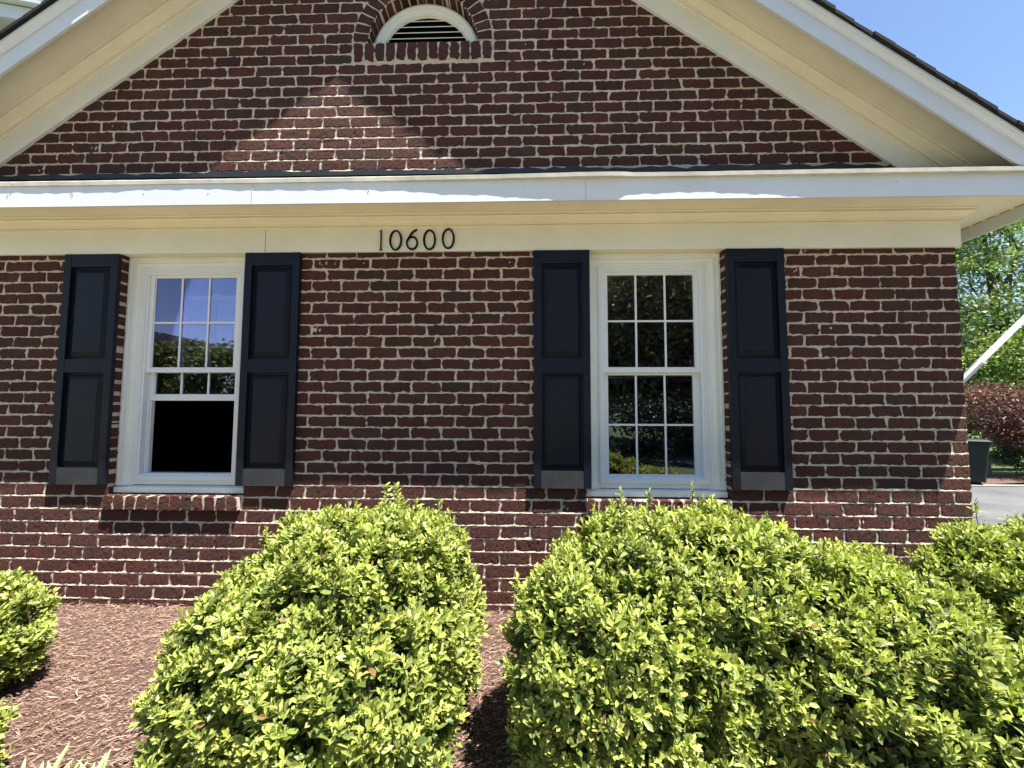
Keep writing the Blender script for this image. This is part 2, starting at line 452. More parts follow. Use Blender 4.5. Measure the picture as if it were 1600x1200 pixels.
def rowlock(mb, x0, x1, n, z0, z1, y0, y1, slope=0.0):
    w = (x1-x0)/n
    X0 = [x0+i*w+.006+random.gauss(0, .0015) for i in range(n)]; X1 = [x0+(i+1)*w-.006+random.gauss(0, .0015) for i in range(n)]
    nn = np.ones(n)
    def mp(V):
        V = V.copy(); V[:, 1] += y0
        return V
    bricks(mb, X0, X1, z0*nn, z1*nn, (y1-y0)*nn, mp, nx=5, nz=7, rough=1.5)
rowlock(wall, -1.30, -.245, 13, 4.022, 4.160, -.006, .15)
for c in WINS:
    rowlock(wall, c-HW, c+HW-.006, 12, .674, .772, -.040, .09)
# mortar sheet with openings
def mortar():
    beds = sorted(set([round(a, 5) for a, b_ in rows]+[round(3.166+.0832*k, 5) for k in range(32)]))
    dx, dz_ = .0105, .0079
    def block(xa, xb, za, zb, keepf):
        xs = np.linspace(xa, xb, int(round((xb-xa)/dx))+1)
        zl = [(za, .0032), (zb, .0032)]
        for zj in beds:
            for o_, yy in ((-.0110, .0048), (-.0068, .0030), (-.0040, -.0004), (.0030, .0014), (.0068, .0030), (.0110, .0048)):
                if za < zj+o_ < zb: zl.append((zj+o_, yy))
            if za < zj+.041 < zb: zl.append((zj+.041, .0032))
        zl.sort(); zs = np.array([a for a, _ in zl]); yz = np.array([b_ for _, b_ in zl])
        X, Z = np.meshgrid(xs, zs); nx = len(xs); nz = len(zs)
        nzz = rng.normal(0, .0007, X.shape); lip = (yz < .001)[:, None]
        run = rng.normal(0, .0011, X.shape); run = (run+np.roll(run, 1, 1)+np.roll(run, 2, 1))/1.8
        Y = yz[:, None]+np.where(lip, run, nzz)
        Z = Z+np.where(lip, rng.normal(0, .0010, X.shape), 0)
        V = np.stack([X, Y, Z], -1).reshape(-1, 3)
        i, j = np.meshgrid(np.arange(nx-1), np.arange(nz-1)); a = (j*nx+i).ravel()
        F = np.stack([a, a+1, a+1+nx, a+nx], 1)
        cx = (V[F[:, 0], 0]+V[F[:, 2], 0])/2; cz = (V[F[:, 0], 2]+V[F[:, 2], 2])/2
        F = F[keepf(cx, cz)]
        used = np.unique(F); rm = np.zeros(len(V), np.int64); rm[used] = np.arange(len(used))
        wall.addn(V[used], rm[F], 1)
    # lower wall split round the windows so edges are exact
    xs = [XL]+[c+s*HW for c in WINS for s in (-1, 1)]+[XR]
    for i in range(0, 5):
        if i % 2 == 0: block(xs[i]+(.007 if i else 0), xs[i+1]-(.007 if i < 4 else .002), .776, 2.56, lambda x, z: np.ones(len(x), bool))
    block(XL, XR-.002, -.15, .776, lambda x, z: np.ones(len(x), bool))
    block(XL, XR, 3.08, 5.65, lambda x, z: (z < 5.62-SL*np.abs(x-XC)) & (((x-AC[0])**2+(z-zc)**2 > .414**2) | (z < 4.16)))
    # mortar of jambs, sills, arch ring
    for c in WINS:
        for s in (-1, 1):
            x = c+s*HW
            wall.add([(x+s*.007, .003, .77), (x+s*.007, .13, .77), (x+s*.007, .13, 2.56), (x+s*.007, .003, 2.56)], [(0, 1, 2, 3)], 1)
        wall.box(c-HW+.003, c+HW-.009, -.036, .10, .678, .767, 1)
    wall.box(-1.297, -.249, -.002, .15, 4.026, 4.155, 1)
    # ring mortar
    V = []; F = []; n = 48
    for i in range(n+1):
        a = math.pi*i/n
        for r, y in ((.531, -.0005), (.4205, -.0005), (.4205, .15)):
            V.append((AC[0]+r*math.cos(a), y, AC[1]+r*math.sin(a)))
    for i in range(n):
        for k in range(2): q = i*3+k; F.append((q, q+1, q+4, q+3))
    wall.add(V, F, 1)
    # side wall mortar, back, left wall
    wall.add([(XR-.003, .002, -.4), (XR-.003, 8, -.4), (XR-.003, 8, 2.8), (XR-.003, .002, 2.8)], [(0, 1, 2, 3)], 1)
    wall.add([(XL+.003, .002, -.4), (XL+.003, 8, -.4), (XL+.003, 8, 2.8), (XL+.003, .002, 2.8)], [(3, 2, 1, 0)], 0, (.058, .022, .019))
    wall.add([(XL, 8, -.4), (XR, 8, -.4), (XR, 8, 2.9), (XC, 8, 5.6), (XL, 8, 2.9)], [(0, 1, 2, 3, 4)], 0, (.058, .022, .019))
    # plain infill behind the cornice
    wall.add([(XL, .004, 2.56), (XR, .004, 2.56), (XR, .004, 3.08), (XL, .004, 3.08)], [(0, 1, 2, 3)], 1)
mortar()
hb(wall, 'wall', [M_brick, M_mortar], cols=True)

# inner lining with window holes + dark room
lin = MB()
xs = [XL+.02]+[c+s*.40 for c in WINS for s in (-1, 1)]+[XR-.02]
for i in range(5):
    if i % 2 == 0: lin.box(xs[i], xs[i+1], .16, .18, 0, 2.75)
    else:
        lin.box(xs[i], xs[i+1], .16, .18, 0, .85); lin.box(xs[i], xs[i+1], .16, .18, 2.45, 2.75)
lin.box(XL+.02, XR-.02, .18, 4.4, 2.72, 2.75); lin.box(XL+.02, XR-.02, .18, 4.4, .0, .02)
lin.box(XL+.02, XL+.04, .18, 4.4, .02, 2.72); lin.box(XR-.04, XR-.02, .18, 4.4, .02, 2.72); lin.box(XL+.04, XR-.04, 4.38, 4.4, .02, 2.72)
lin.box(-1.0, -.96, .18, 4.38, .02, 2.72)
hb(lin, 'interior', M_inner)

# sweep a (out, z) profile along the front and round the right corner down the side
def sweep(prof, yend=8.0, xa=XL-.02, seg=None, wav=None):
    b = MB(); k = len(prof)
    xs_ = [xa]+(seg or [])
    rings = []
    for X in xs_: rings.append([(X-(o if X == xa and False else 0), -o-(wav(X, i) if wav else 0), z) for i, (o, z) in enumerate(prof)])
    rings.append([(XR+o+(wav(XR+.4, i) if wav else 0), -o-(wav(XR+.4, i) if wav else 0), z) for i, (o, z) in enumerate(prof)])
    rings.append([(XR+o+(wav(XR+.4, i) if wav else 0), yend, z) for i, (o, z) in enumerate(prof)])
    b.loft(rings, True, True); return b
fr = sweep([(.0, 2.536), (.022, 2.536), (.022, 2.716), (.0, 2.716)])
fz = hb(fr, 'frieze_board', M_frieze)
for c in WINS:
    b = MB(); b.box(c-HW-.006, c+HW+.006, -.0015, .13, 2.5365, 2.56); hb(b, 'head_board', M_trim)
for x, z0, z1, y in ((-1.905, 2.538, 2.712, -.0225),):
    s_ = MB(); s_.box(x-.0012, x+.0012, y-.0006, y+.001, z0, z1); o = hb(s_, 'board_seam', M_black)
crown = [(.0, 2.710), (.030, 2.710), (.031, 2.7205), (.024, 2.7215), (.024, 2.724), (.037, 2.7245), (.037, 2.731)]
for i in range(9):
    t = i/8; crown.append((.040+.038*t-.013*math.sin(2*math.pi*t), 2.733+.044*t))
crown += [(.072, 2.7785), (.072, 2.781), (.090, 2.7815), (.091, 2.790), (.080, 2.790), (.080, 2.7922), (.0, 2.7922)]
hb(sweep(crown), 'crown_moulding', M_trim)
# soffit
sf = MB(); so = .385
sf.box(XL-.4, XR+so, -so, -.001, 2.7925, 2.803); sf.box(XR+.001, XR+so, 0.0, 8.0, 2.7925, 2.803)
sf_o = hb(sf, 'soffit', M_trim)
# dashed vent strip along the side soffit
vt = MB()
for i in range(60): vt.box(XR+.352, XR+.360, -.30+i*.09, -.30+i*.09+.062, 2.7905, 2.7924)
hb(vt, 'soffit_vent', M_black)
# fascia board with slight waviness
sg = [XL+.1*i for i in range(1, 76)]
wv = lambda X, i: (.0015*math.sin(X*2.1)+.001*math.sin(X*5.3+1))*(1 if i in (1, 2) else 0)
hb(sweep([(.386, 2.708), (.401, 2.708), (.401, 2.868), (.386, 2.868)], seg=sg, wav=wv), 'cornice_fascia', M_fascia)
for x in (-1.76, .385):
    s_ = MB(); s_.box(x-.0012, x+.0012, -.4045, -.402, 2.709, 2.845); hb(s_, 'fascia_seam', M_lip)
def lip_p(X):
    pts = [(-5, .0115), (-1.9, .012), (-1.3, .0125), (-.8, .014), (-.3, .021), (.1, .030), (.33, .036), (.62, .036), (.66, .027), (.9, .0235), (1.3, .026), (1.8, .030), (2.4, .033), (3.0, .034), (9, .034)]
    for (a, p), (b_, q) in zip(pts, pts[1:]):
        if a <= X <= b_: v = p+(q-p)*(X-a)/(b_-a); break
    else: v = .03
    return v+.0012*math.sin(X*23)*math.sin(X*9.1)+.0006*math.sin(X*61)
sg2 = [XL+.03*i for i in range(1, 252)]
lipn = sweep([(.388, 2.870), (.404, 2.846), (.409, 2.846), (.411, 2.871), (.388, 2.892)], seg=sg2,
             wav=lambda X, i: (lip_p(X)-.010)*(1 if i in (2, 3) else .0)+.0)
hb(lipn, 'drip_edge', M_lip)
for x, z_ in ((-3.40, 2.79), (-2.96, 2.79), (-2.48, 2.79), (-2.05, 2.785), (-1.0, 2.79), (.0, 2.80), (1.02, 2.79), (2.3, 2.80), (-3.36, 2.862), (-2.95, 2.862)):
    yy = -.4045 if z_ < 2.84 else -.4045-lip_p(x)
    nl = MB(); nl.tube([(x, yy+.003, z_), (x, yy-.001, z_), (x, yy-.002, z_)], [.004, .004, .002], 8); hb(nl, 'fascia_nail', M_lip)
# pent roof metal and torn flashing
pr = MB(); n = 130
V = []
for i in range(n+1):
    x = XL-.35+(XR+.38-XL+.35)*i/n; V += [(x, -.405, 2.8905), (x, -.012, 3.085), (x, -.012, 3.160+random.gauss(.004, .006)+(random.random() < .3)*(-.014)-(.006*(x+4.5)/7))]
pr.add(V, [(i*3+k, i*3+3+k, i*3+4+k, i*3+1+k) for i in range(n) for k in range(2)])
pr_o = hb(pr, 'pent_roof_flashing', M_flash)
# rakes (sloping parts): profile of (out, h) where z = h - SL*|x-XC|
def rake(prof, zcut=2.89, xmax=4.16, name='rake', m=M_trim, bumpy=0):
    b = MB()
    for s in (-1, 1):
        dh = .0
        ends = []
        tip = [(XC, -o, h) for o, h in prof]
        for o, h in prof:
            L = min((h-zcut)/SL, xmax if s > 0 else xmax+.03)
            ends.append((XC+s*L, -o, h-SL*L))
        r = [tip, ends] if s > 0 else [ends, tip]
        b.loft(r, True, True)
    return hb(b, name, m)
rake([(-.002, 5.582), (.0215, 5.582), (.0215, 5.80), (-.002, 5.80)], name='rake_frieze', zcut=2.95, m=M_frieze)
cr2 = [(.0216, 5.770), (.031, 5.770), (.033, 5.781), (.026, 5.783), (.026, 5.787), (.040, 5.788), (.040, 5.794)]+[(.042+.050*i/8-.014*math.sin(2*math.pi*i/8), 5.794+.046*i/8) for i in range(9)]+[(.084, 5.843), (.084, 5.847), (.105, 5.848), (.107, 5.859), (.092, 5.859), (.092, 5.8615), (.0216, 5.8615)]
rake(cr2, name='rake_crown', zcut=2.95)
rake([(-.002, 5.862), (.358, 5.862), (.358, 5.870), (-.002, 5.870)], name='rake_soffit', zcut=2.93)
rake([(.359, 5.684), (.374, 5.684), (.374, 5.872), (.359, 5.872)], name='rake_fascia', m=M_fascia, zcut=2.893)
rake([(.375, 5.812), (.382, 5.812), (.383, 5.824), (.391, 5.833), (.400, 5.842), (.403, 5.852), (.409, 5.856), (.409, 5.872), (.375, 5.872)], name='rake_bed_moulding', m=M_fascia, zcut=2.893)
bs = MB()
for x, s in ((2.285, 1),):
    zb = 5.684-SL*(x-XC); bs.add([(x, -.3765, zb+.0), (x+.0025, -.3765, zb), (x+.075, -.3765, zb+.125), (x+.0725, -.3765, zb+.125)], [(0, 1, 2, 3)])
hb(bs, 'board_seam', M_lip)
# roof: courses of shingles, each a thin tilted slab
M_shing = mat('asphalt_shingle', (.035, .036, .04), .95, .2)
_n = noise(M_shing, 300, 3, .8); _n2 = noise(M_shing, 5, 4, .6)
_r = ramp(M_shing, _n.outputs[0], [(.3, (.010, .011, .012)), (.7, (.040, .041, .043))])
LK(M_shing, mix(M_shing, .4, _r.outputs[0], _n2.outputs[0], 'MULTIPLY'), P(M_shing).inputs['Base Color']); bump(M_shing, _n.outputs[0], .7, .004)
rf = MB(); ex = .118
for s in (-1, 1):
    kmax = int(4.22/ex)
    for k in range(kmax+1):
        xa, xb = k*ex, (k+1)*ex+.004
        h0, h1 = 5.872, 5.872
        y = -.430+random.gauss(0, .004)
        zt0 = 5.897-SL*xa; zt1 = 5.897-SL*xb+.005
        zb0 = 5.874-SL*xa; zb1 = 5.874-SL*xb
        P8 = [(XC+s*xa, y, zb0), (XC+s*xb, y, zb1), (XC+s*xb, 8.4, zb1), (XC+s*xa, 8.4, zb0), (XC+s*xa, y, zt0), (XC+s*xb, y, zt1), (XC+s*xb, 8.4, zt1), (XC+s*xa, 8.4, zt0)]
        F = [(0,3,2,1),(4,5,6,7),(0,1,5,4),(1,2,6,5),(2,3,7,6),(3,0,4,7)]
        if s < 0: F = [f[::-1] for f in F]
        rf.add(P8, F)
hb(rf, 'roof', M_shing)

# arched vent
vent = empty('gable_vent', (0, 0, 0), house); vent.location = Vector((AC[0], 0, AC[1]))-HO
VO = Vector((AC[0], 0, AC[1]))
b = MB(); n = 48; prof = [(.417, .145), (.417, .095), (.400, .090), (.394, .10), (.378, .102), (.372, .112), (.356, .115), (.350, .125), (.346, .145)]
rings = []
for i in range(n+1):
    a = math.pi*i/n; rings.append([(r*math.cos(a), y, r*math.sin(a)-.02) for r, y in prof])
b.loft(rings, True, True); b.box(-.42, .42, .118, .145, -.03, .012); b.build('frame', M_frieze, vent)
for i in range(7):
    zz = .040+i*.0475
    w = math.sqrt(max(.352**2-zz**2, .0001))
    if w < .05: continue
    l = MB(); l.add([(-w, .122, zz), (w, .122, zz), (w, .122, zz+.007), (-w, .122, zz+.007), (-w, .165, zz+.040), (w, .165, zz+.040), (w, .165, zz+.047), (-w, .165, zz+.047)], [(0,1,2,3),(0,4,5,1),(3,2,6,7),(4,7,6,5),(0,3,7,4),(1,5,6,2)])
    l.build('louvre', M_trim, vent)
l = MB(); l.box(-.42, .42, .24, .25, -.03, .45); l.box(-.42, .42, .1505, .24, .425, .435); l.box(-.42, .42, .1505, .24, -.03, -.02); l.build('backing', M_black, vent)

# ---------------- windows
def frame_loft(prof, x0, x1, z0, z1):
    """mitred rectangular frame; prof = list of (inset, y)"""
    b = MB(); rings = []
    for (cx, cz, sx, sz) in ((x0, z0, 1, 1), (x1, z0, -1, 1), (x1, z1, -1, -1), (x0, z1, 1, -1)):
        rings.append([(cx+sx*d, y, cz+sz*d) for d, y in prof])
    k = len(prof); V = [p for r in rings for p in r]; F = []
    for i in range(4):
        for j in range(k):
            F.append((i*k+j, i*k+(j+1) % k, ((i+1) % 4)*k+(j+1) % k, ((i+1) % 4)*k+j))
    b.add(V, F); return b
def bars(w, h, z0, y, th=.0135, cols=3, rws=2, y1=None):
    b = MB()
    for i in range(1, cols):
        x = -w/2+w*i/cols; b.box(x-th/2, x+th/2, y, y+.006, z0, z0+h)
    for j in range(1, rws):
        zz = z0+h*j/rws
        for i in range(cols):
            xa = -w/2+w*i/cols+(th/2 if i else 0); xb = -w/2+w*(i+1)/cols-(th/2 if i < cols-1 else 0)
            b.box(xa, xb, y+.0004, y+.0056, zz-th/2, zz+th/2)
    return b
def sash(parent, zb, zt, yf, name, railb=.045, railt=.035, stile=.034, hw_=.355, locks=False):
    """zb..zt outer; yf front face"""
    s = empty(name, (0, 0, 0), parent)
    b = MB()
    y1 = yf+.032
    for sx in (-1, 1):
        xa, xb = sorted((sx*hw_, sx*(hw_-stile))); b.box(xa, xb, yf, y1, zb, zt)
        xa, xb = sorted((sx*(hw_-stile), sx*(hw_-stile-.006))); b.box(xa, xb, yf+.008, y1, zb+railb, zt-railt)
    b.box(-hw_+stile, hw_-stile, yf+.0008, y1, zb, zb+railb); b.box(-hw_+stile, hw_-stile, yf+.0008, y1, zt-railt, zt)
    b.box(-hw_+stile, hw_-stile, yf+.008, y1, zb+railb, zb+railb+.005)
    b.build('sash_frame', M_vinyl, s)
    w = 2*(hw_-stile); h = zt-railt-zb-railb
    gl = MB(); gl.box(-w/2, w/2, yf+.012, yf+.0135, zb+railb, zt-railt); gl.build('pane', M_glass, s)
    bars(w, h, zb+railb, yf+.0055).build('muntins', M_vinyl, s)
    if locks:
        for x in (-.16, .14):
            l = MB(); l.box(x-.03, x+.03, yf+.004, yf+.03, zt, zt+.006); l.box(x-.022, x+.024, yf+.006, yf+.022, zt+.006, zt+.013); l.tube([(x, yf+.012, zt+.012), (x+.03, yf+.006, zt+.018)], .004, 6)
            l.build('sash_lock', M_vinyl, s)
    return s
M_sidebeige = None
for wi, c in enumerate(WINS):
    W = empty('window', (0, 0, 0), house); W.location = Vector((c, 0, 0))-HO
    tag(W, ('window with its lower sash raised open' if wi == 0 else 'closed window reflecting dark trees'))
    # casing: three sides
    pr_ = [(0, .13), (0, .052), (.016, .050), (.020, .058), (.036, .060), (.040, .052), (.050, .052), (.054, .066), (.078, .070), (.083, .078), (.112, .080), (.112, .13)]
    k = len(pr_); x0, x1, zt, zb = -HW+.001, HW-.001, 2.5345, .828
    rings = [[(x0+d, y, zb) for d, y in pr_], [(x0+d, y, zt-d*.82) for d, y in pr_], [(x1-d, y, zt-d*.82) for d, y in pr_], [(x1-d, y, zb) for d, y in pr_]]
    b = MB(); b.loft(rings, True, True); b.build('casing', M_frieze, W)
    b = MB(); b.add([(x0, .040, .781), (x1, .040, .781), (x1, .13, .781), (x0, .13, .781), (x0, .040, .818), (x1, .040, .818), (x1, .13, .834), (x0, .13, .834)], [(0,3,2,1),(4,5,6,7),(0,1,5,4),(1,2,6,5),(2,3,7,6),(3,0,4,7)])
    b.box(x0+.113, x1-.113, .080, .13, .834, .868)
    b.build('sill', M_frieze, W)
    # vinyl frame
    FWd = .385
    b = frame_loft([(0, .16), (0, .070), (.022, .068), (.024, .076), (.034, .078), (.036, .090), (.036, .16)], -FWd, FWd, .868, 2.443)
    b.build('frame', M_vinyl, W)
    sash(W, 1.664, 2.409, .090, 'upper_sash', railb=.034, railt=.022, stile=.030, hw_=.3488)
    up_ = .578 if wi == 0 else 0
    sash(W, .905+up_-.030, 1.700+up_-.02, .126, 'lower_sash', railb=.044, railt=.034, stile=.034, hw_=.3485, locks=(wi == 0))
    # jamb liners/track between sashes
    b = MB()
    for sx in (-1, 1):
        xa, xb = sorted((sx*.3489, sx*.335)); b.box(xa, xb, .1222, .1258, .905, 1.663)
        if wi == 0:
            xa, xb = sorted((sx*.3489, sx*.325)); b.box(xa, xb, .128, .157, .905, 1.45)
    b.box(-.3489, .3489, .092, .158, .9042, .914)
    b.build('jamb_track', M_vinyl, W)

# ---------------- shutters
def shutter(x0, x1, lab=None):
    c = (x0+x1)/2; w = x1-x0; S = empty('shutter', (0, 0, 0), house); S.location = Vector((c, 0, .848))-HO
    if lab: tag(S, lab)
    b = MB(); st = .052; H = 1.683; yf = -.036; yb = -.004
    zr = [(0, .118), (.804, .902), (1.588, H)]
    for sx in (-1, 1):
        xa, xb = sorted((sx*w/2, sx*(w/2-st)))
        b.box(xa, xb, yf, yb, 0, H)
    for z0, z1 in zr[1:]: b.box(-w/2+st, w/2-st, yf+.0015, yb, z0, z1)
    b.build('shutter_frame', M_shut, S)
    b = MB(); b.box(-w/2+st, w/2-st, yf+.0015, yb, 0, .118); tag(b.build('bottom_rail', M_sunlit, S), 'grey bottom rail with sunlight painted into its colour')
    for z0, z1 in ((.118, .804), (.902, 1.588)):
        p = MB(); xi = w/2-st; V = []; F = []
        lv = [(0, -.010), (.014, -.010), (.018, -.013), (.046, -.0285), (.049, -.0325)]
        for d, y in lv: V += [(-xi+d, y, z0+d), (xi-d, y, z0+d), (xi-d, y, z1-d), (-xi+d, y, z1-d)]
        for i in range(len(lv)-1):
            for j in range(4): F.append((i*4+j, i*4+(j+1) % 4, i*4+4+(j+1) % 4, i*4+4+j))
        q = (len(lv)-1)*4; F.append((q, q+1, q+2, q+3)); p.add(V, F); p.build('raised_panel', M_shut, S)
    for sx in (-1, 1):
        for zz in (.19, .77, 1.38):
            t = MB(); x = sx*(w/2-st/2); t.tube([(x, yf+.002, zz), (x, yf-.0015, zz), (x, yf-.0035, zz)], [.0055, .0055, .003], 10); t.build('screw', M_screw, S, smooth=True)
shutter(-3.406, -2.998); shutter(-2.042, -1.636, None); shutter(.064, .462); shutter(1.424, 1.824)

# ---------------- house number
num = empty('house_number', (0, 0, 0), house); tag(num, 'thin black metal numerals 10600 on the cream frieze board')
num.location = Vector((-.757, -.034, 2.545))-HO
def stroke(pts, wd, name):
    """flat ribbon polygon of varying width, with thickness"""
    b = MB(); n = len(pts); A = []; 
    for i, (x, z) in enumerate(pts):
        x0, z0 = pts[max(i-1, 0)]; x1, z1 = pts[min(i+1, n-1)]
        if (abs(pts[0][0]-pts[-1][0])+abs(pts[0][1]-pts[-1][1])) < 1e-6 and i in (0, n-1): x0, z0 = pts[-2]; x1, z1 = pts[1]
        d = math.hypot(x1-x0, z1-z0); nx_, nz_ = -(z1-z0)/d, (x1-x0)/d; w = wd(i/(n-1))/2
        A.append([(x+nx_*w, -.005, z+nz_*w), (x-nx_*w, -.005, z-nz_*w), (x-nx_*w, .004, z-nz_*w), (x+nx_*w, .004, z+nz_*w)])
    b.loft(A, True, True); return b
def zero(cx, z0, w=.088, h=.150):
    pts = [(cx+(w/2-.004)*math.cos(t), z0+h/2+(h/2-.004)*math.sin(t)) for t in [2*math.pi*i/48 for i in range(49)]]
    pts[-1] = pts[0]
    return stroke(pts, lambda t: .0108+.0032*abs(math.cos(2*math.pi*t)), 'digit')
def one(cx, z0, h=.152):
    b = MB(); b.add([(cx-.004, -.005, z0), (cx+.0045, -.005, z0), (cx+.0045, -.005, z0+h), (cx-.004, -.005, z0+h-.006), (cx-.004, .004, z0), (cx+.0045, .004, z0), (cx+.0045, .004, z0+h), (cx-.004, .004, z0+h-.006)], [(0,1,2,3),(7,6,5,4),(0,4,5,1),(1,5,6,2),(2,6,7,3),(3,7,4,0)])
    b.add([(cx-.014, -.0052, z0+h-.014), (cx+.004, -.0052, z0+h-.007), (cx+.004, -.0052, z0+h), (cx-.014, -.0052, z0+h-.019)], [(0,1,2),(0,2,3)])
    b.box(cx-.013, cx+.013, -.0052, .004, z0, z0+.005); return b
def six(cx, z0, w=.084, h=.152):
    r = w/2-.004; zc_ = z0+.050; pts = []
    for i in range(15):
        t = i/14; pts.append((cx+.036-.060*t-.012*math.sin(math.pi*t), z0+h-.004-.072*t**1.35))
    pts = pts[:11]
    for i in range(41):
        a = math.radians(150)+2*math.pi*i/40*(1.0); pts.append((cx+r*math.cos(a), zc_+.046*math.sin(a)))
    return stroke(pts, lambda t: .0125, 'digit')
numx = [(-.757-.281), (-.757-.170), (-.757-.051), (-.757+.072), (-.757+.206)]
for f, x, dz_ in ((one, -.286, -.004), (zero, -.178, -.006), (six, -.058, -.003), (zero, .069, -.005), (zero, .205, .002)):
    f(x, dz_).build('digit', M_black, num)

# ------------------------------------------------------------------ azalea bushes
LT = np.array([[0, 0, 0], [.34, 0, -.012], [.34, .17, .03], [.34, -.17, .03], [.70, 0, -.02], [.70, .215, .03], [.70, -.215, .03], [1.0, 0, -.05]])
LF3 = np.array([[0, 3, 1], [0, 1, 2], [4, 6, 7], [5, 4, 7]]); LF4 = np.array([[1, 3, 6, 4], [2, 1, 4, 5]])
def leaves(mb, p, d, up_, L, W, col):
    """p,d,up (n,3), L,W (n,) col (n,3)"""
    n = len(p); d = d/np.linalg.norm(d, axis=1, keepdims=True)
    s = np.cross(up_, d); s /= np.linalg.norm(s, axis=1, keepdims=True)+1e-9; u = np.cross(d, s)
    curl = rng.uniform(.5, 2.2, n)
    T = LT[None]
    V = p[:, None]+d[:, None]*(T[..., 0:1]*L[:, None, None])+s[:, None]*(T[..., 1:2]*W[:, None, None]*.98)+u[:, None]*(T[..., 2:3]*L[:, None, None]*curl[:, None, None])
    base = (np.arange(n)*8)[:, None, None]
    V = V.reshape(-1, 3); C = np.repeat(col, 8, 0)
    F4 = (LF4[None]+base).reshape(-1, 4); F3 = (LF3[None]+base).reshape(-1, 3)
    s0 = mb.n; mb.addn(V, F4, 0, C)
    # triangles share the same vertices
    mb.L.append((F3+s0).ravel()); mb.S.append(np.full(len(F3), 3)); mb.M.append(np.zeros(len(F3), int))
def unit(v): return v/(np.linalg.norm(v, axis=1, keepdims=True)+1e-9)
def bush(loc, blobs, label, dens=1600, scale=1.0, seed=1, spikes=()):
    """blobs: (cx,cy,cz,rx,ry,rz) ellipsoids in world coordinates"""
    global rng
    keep_rng = rng; rng = np.random.default_rng(seed)
    root = empty('azalea_bush', loc); tag(root, label, 'bush', 'azalea bushes along the brick wall')
    mb = MB(); tw = MB(); P_, D_ = [], []
    B = np.array(blobs)
    for i, (cx, cy, cz, rx, ry, rz) in enumerate(blobs):
        area = 4*math.pi*(((rx*ry)**1.6+(rx*rz)**1.6+(ry*rz)**1.6)/3)**(1/1.6); n = int(area*dens)
        q = unit(rng.normal(size=(n, 3))); r = np.array([rx, ry, rz])
        # superellipsoid-like fullness
        f = (np.abs(q)**2.4).sum(1)**(-1/2.4); p = q*f[:, None]*r
        lump = 1+.045*np.sin(q[:, 0]*9+i)*np.sin(q[:, 1]*8+2*i)+.035*np.sin(q[:, 2]*13+q[:, 0]*7)
        p = p*lump[:, None]+np.array([cx, cy, cz])
        nn = unit(q/r)
        ok = (p[:, 2] > .04)
        for j, bb in enumerate(blobs):
            if j != i:
                e = ((np.abs((p-np.array(bb[:3]))/np.array(bb[3:])))**2.4).sum(1); ok &= e > .90
        P_.append(p[ok]); D_.append(nn[ok])
    Pp = np.concatenate(P_); Nn = np.concatenate(D_)
    # outer shoots
    def layer(pp, nn, k, bright, Lm, upb, jit):
        n = len(pp)
        sd = unit(nn*.55+np.array([0, 0, upb])+np.array([.10, -.06, 0])+rng.normal(0, jit, (n, 3)))
        ref = unit(np.cross(sd, rng.normal(size=(n, 3)))); ref2 = np.cross(sd, ref)
        shade_ = np.exp(rng.normal(0, .16, n)); ph = rng.uniform(0, 6.28, n); age = rng.random(n); sz = rng.uniform(.72, 1.25, n)
        for i in range(k):
            t = i/(k-1)               # 0 = lowest leaf, 1 = tip leaf
            a = ph+i*2.39996+rng.normal(0, .2, n); rad = ref*np.cos(a)[:, None]+ref2*np.sin(a)[:, None]
            el = np.radians(12+52*t+rng.normal(0, 11, n))
            d = rad*np.cos(el)[:, None]+sd*np.sin(el)[:, None]
            if t < .45: d = d+np.array([0, 0, -.18])*rng.random((n, 1))
            L = Lm*sz*(1.12-.42*t)*rng.uniform(.8, 1.2, n)*scale
            p0 = pp+sd*((-.050+.050*t)*scale*rng.uniform(.8, 1.2, n))[:, None]
            W = L*rng.uniform(.86, 1.12, n)
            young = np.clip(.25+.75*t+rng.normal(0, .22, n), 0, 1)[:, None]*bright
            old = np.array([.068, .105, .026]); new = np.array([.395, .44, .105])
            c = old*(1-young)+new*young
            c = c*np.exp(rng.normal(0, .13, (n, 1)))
            c = c*shade_[:, None]; yl = rng.random(n) < .012; c[yl] = np.array([.45, .38, .12]); br = rng.random(n) < .008; c[br] = np.array([.20, .12, .05])
            m = rng.random(n) > .06
            leaves(mb, p0[m], d[m], sd[m]+rng.normal(0, .25, (m.sum(), 3)), L[m], W[m], c[m])
        return sd
    inset = rng.uniform(-.012, .045, len(Pp))
    # clumpy depth: gaps where the dark inside shows
    cl = np.sin(Pp[:, 0]*17+Pp[:, 1]*11)*np.sin(Pp[:, 2]*19+Pp[:, 1]*13)*np.sin(Pp[:, 0]*7-Pp[:, 2]*9)
    inset = inset+np.clip(cl, 0, 1)*.11
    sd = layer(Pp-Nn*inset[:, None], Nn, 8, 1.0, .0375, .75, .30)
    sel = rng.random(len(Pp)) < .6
    layer(Pp[sel]-Nn[sel]*rng.uniform(.05, .12, (sel.sum(), 1)), Nn[sel], 6, .18, .040, .3, .5)  # inner leaves are older, and darkened further to paint shade between shoots
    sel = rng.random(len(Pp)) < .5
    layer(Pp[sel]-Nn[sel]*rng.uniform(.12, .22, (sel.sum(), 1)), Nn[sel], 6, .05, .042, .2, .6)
    # long shoots poking out of the top
    hi = np.where((Nn[:, 2] > .55))[0]; hi = rng.choice(hi, min(110, len(hi)), replace=False)
    pp = Pp[hi]+np.stack([rng.normal(0, .012, len(hi)), rng.normal(0, .012, len(hi)), rng.uniform(.012, .045, len(hi))], 1)
    if len(spikes): pp = np.concatenate([pp, np.array(spikes)]); 
    nn = np.zeros((len(pp), 3)); nn[:, 2] = 1
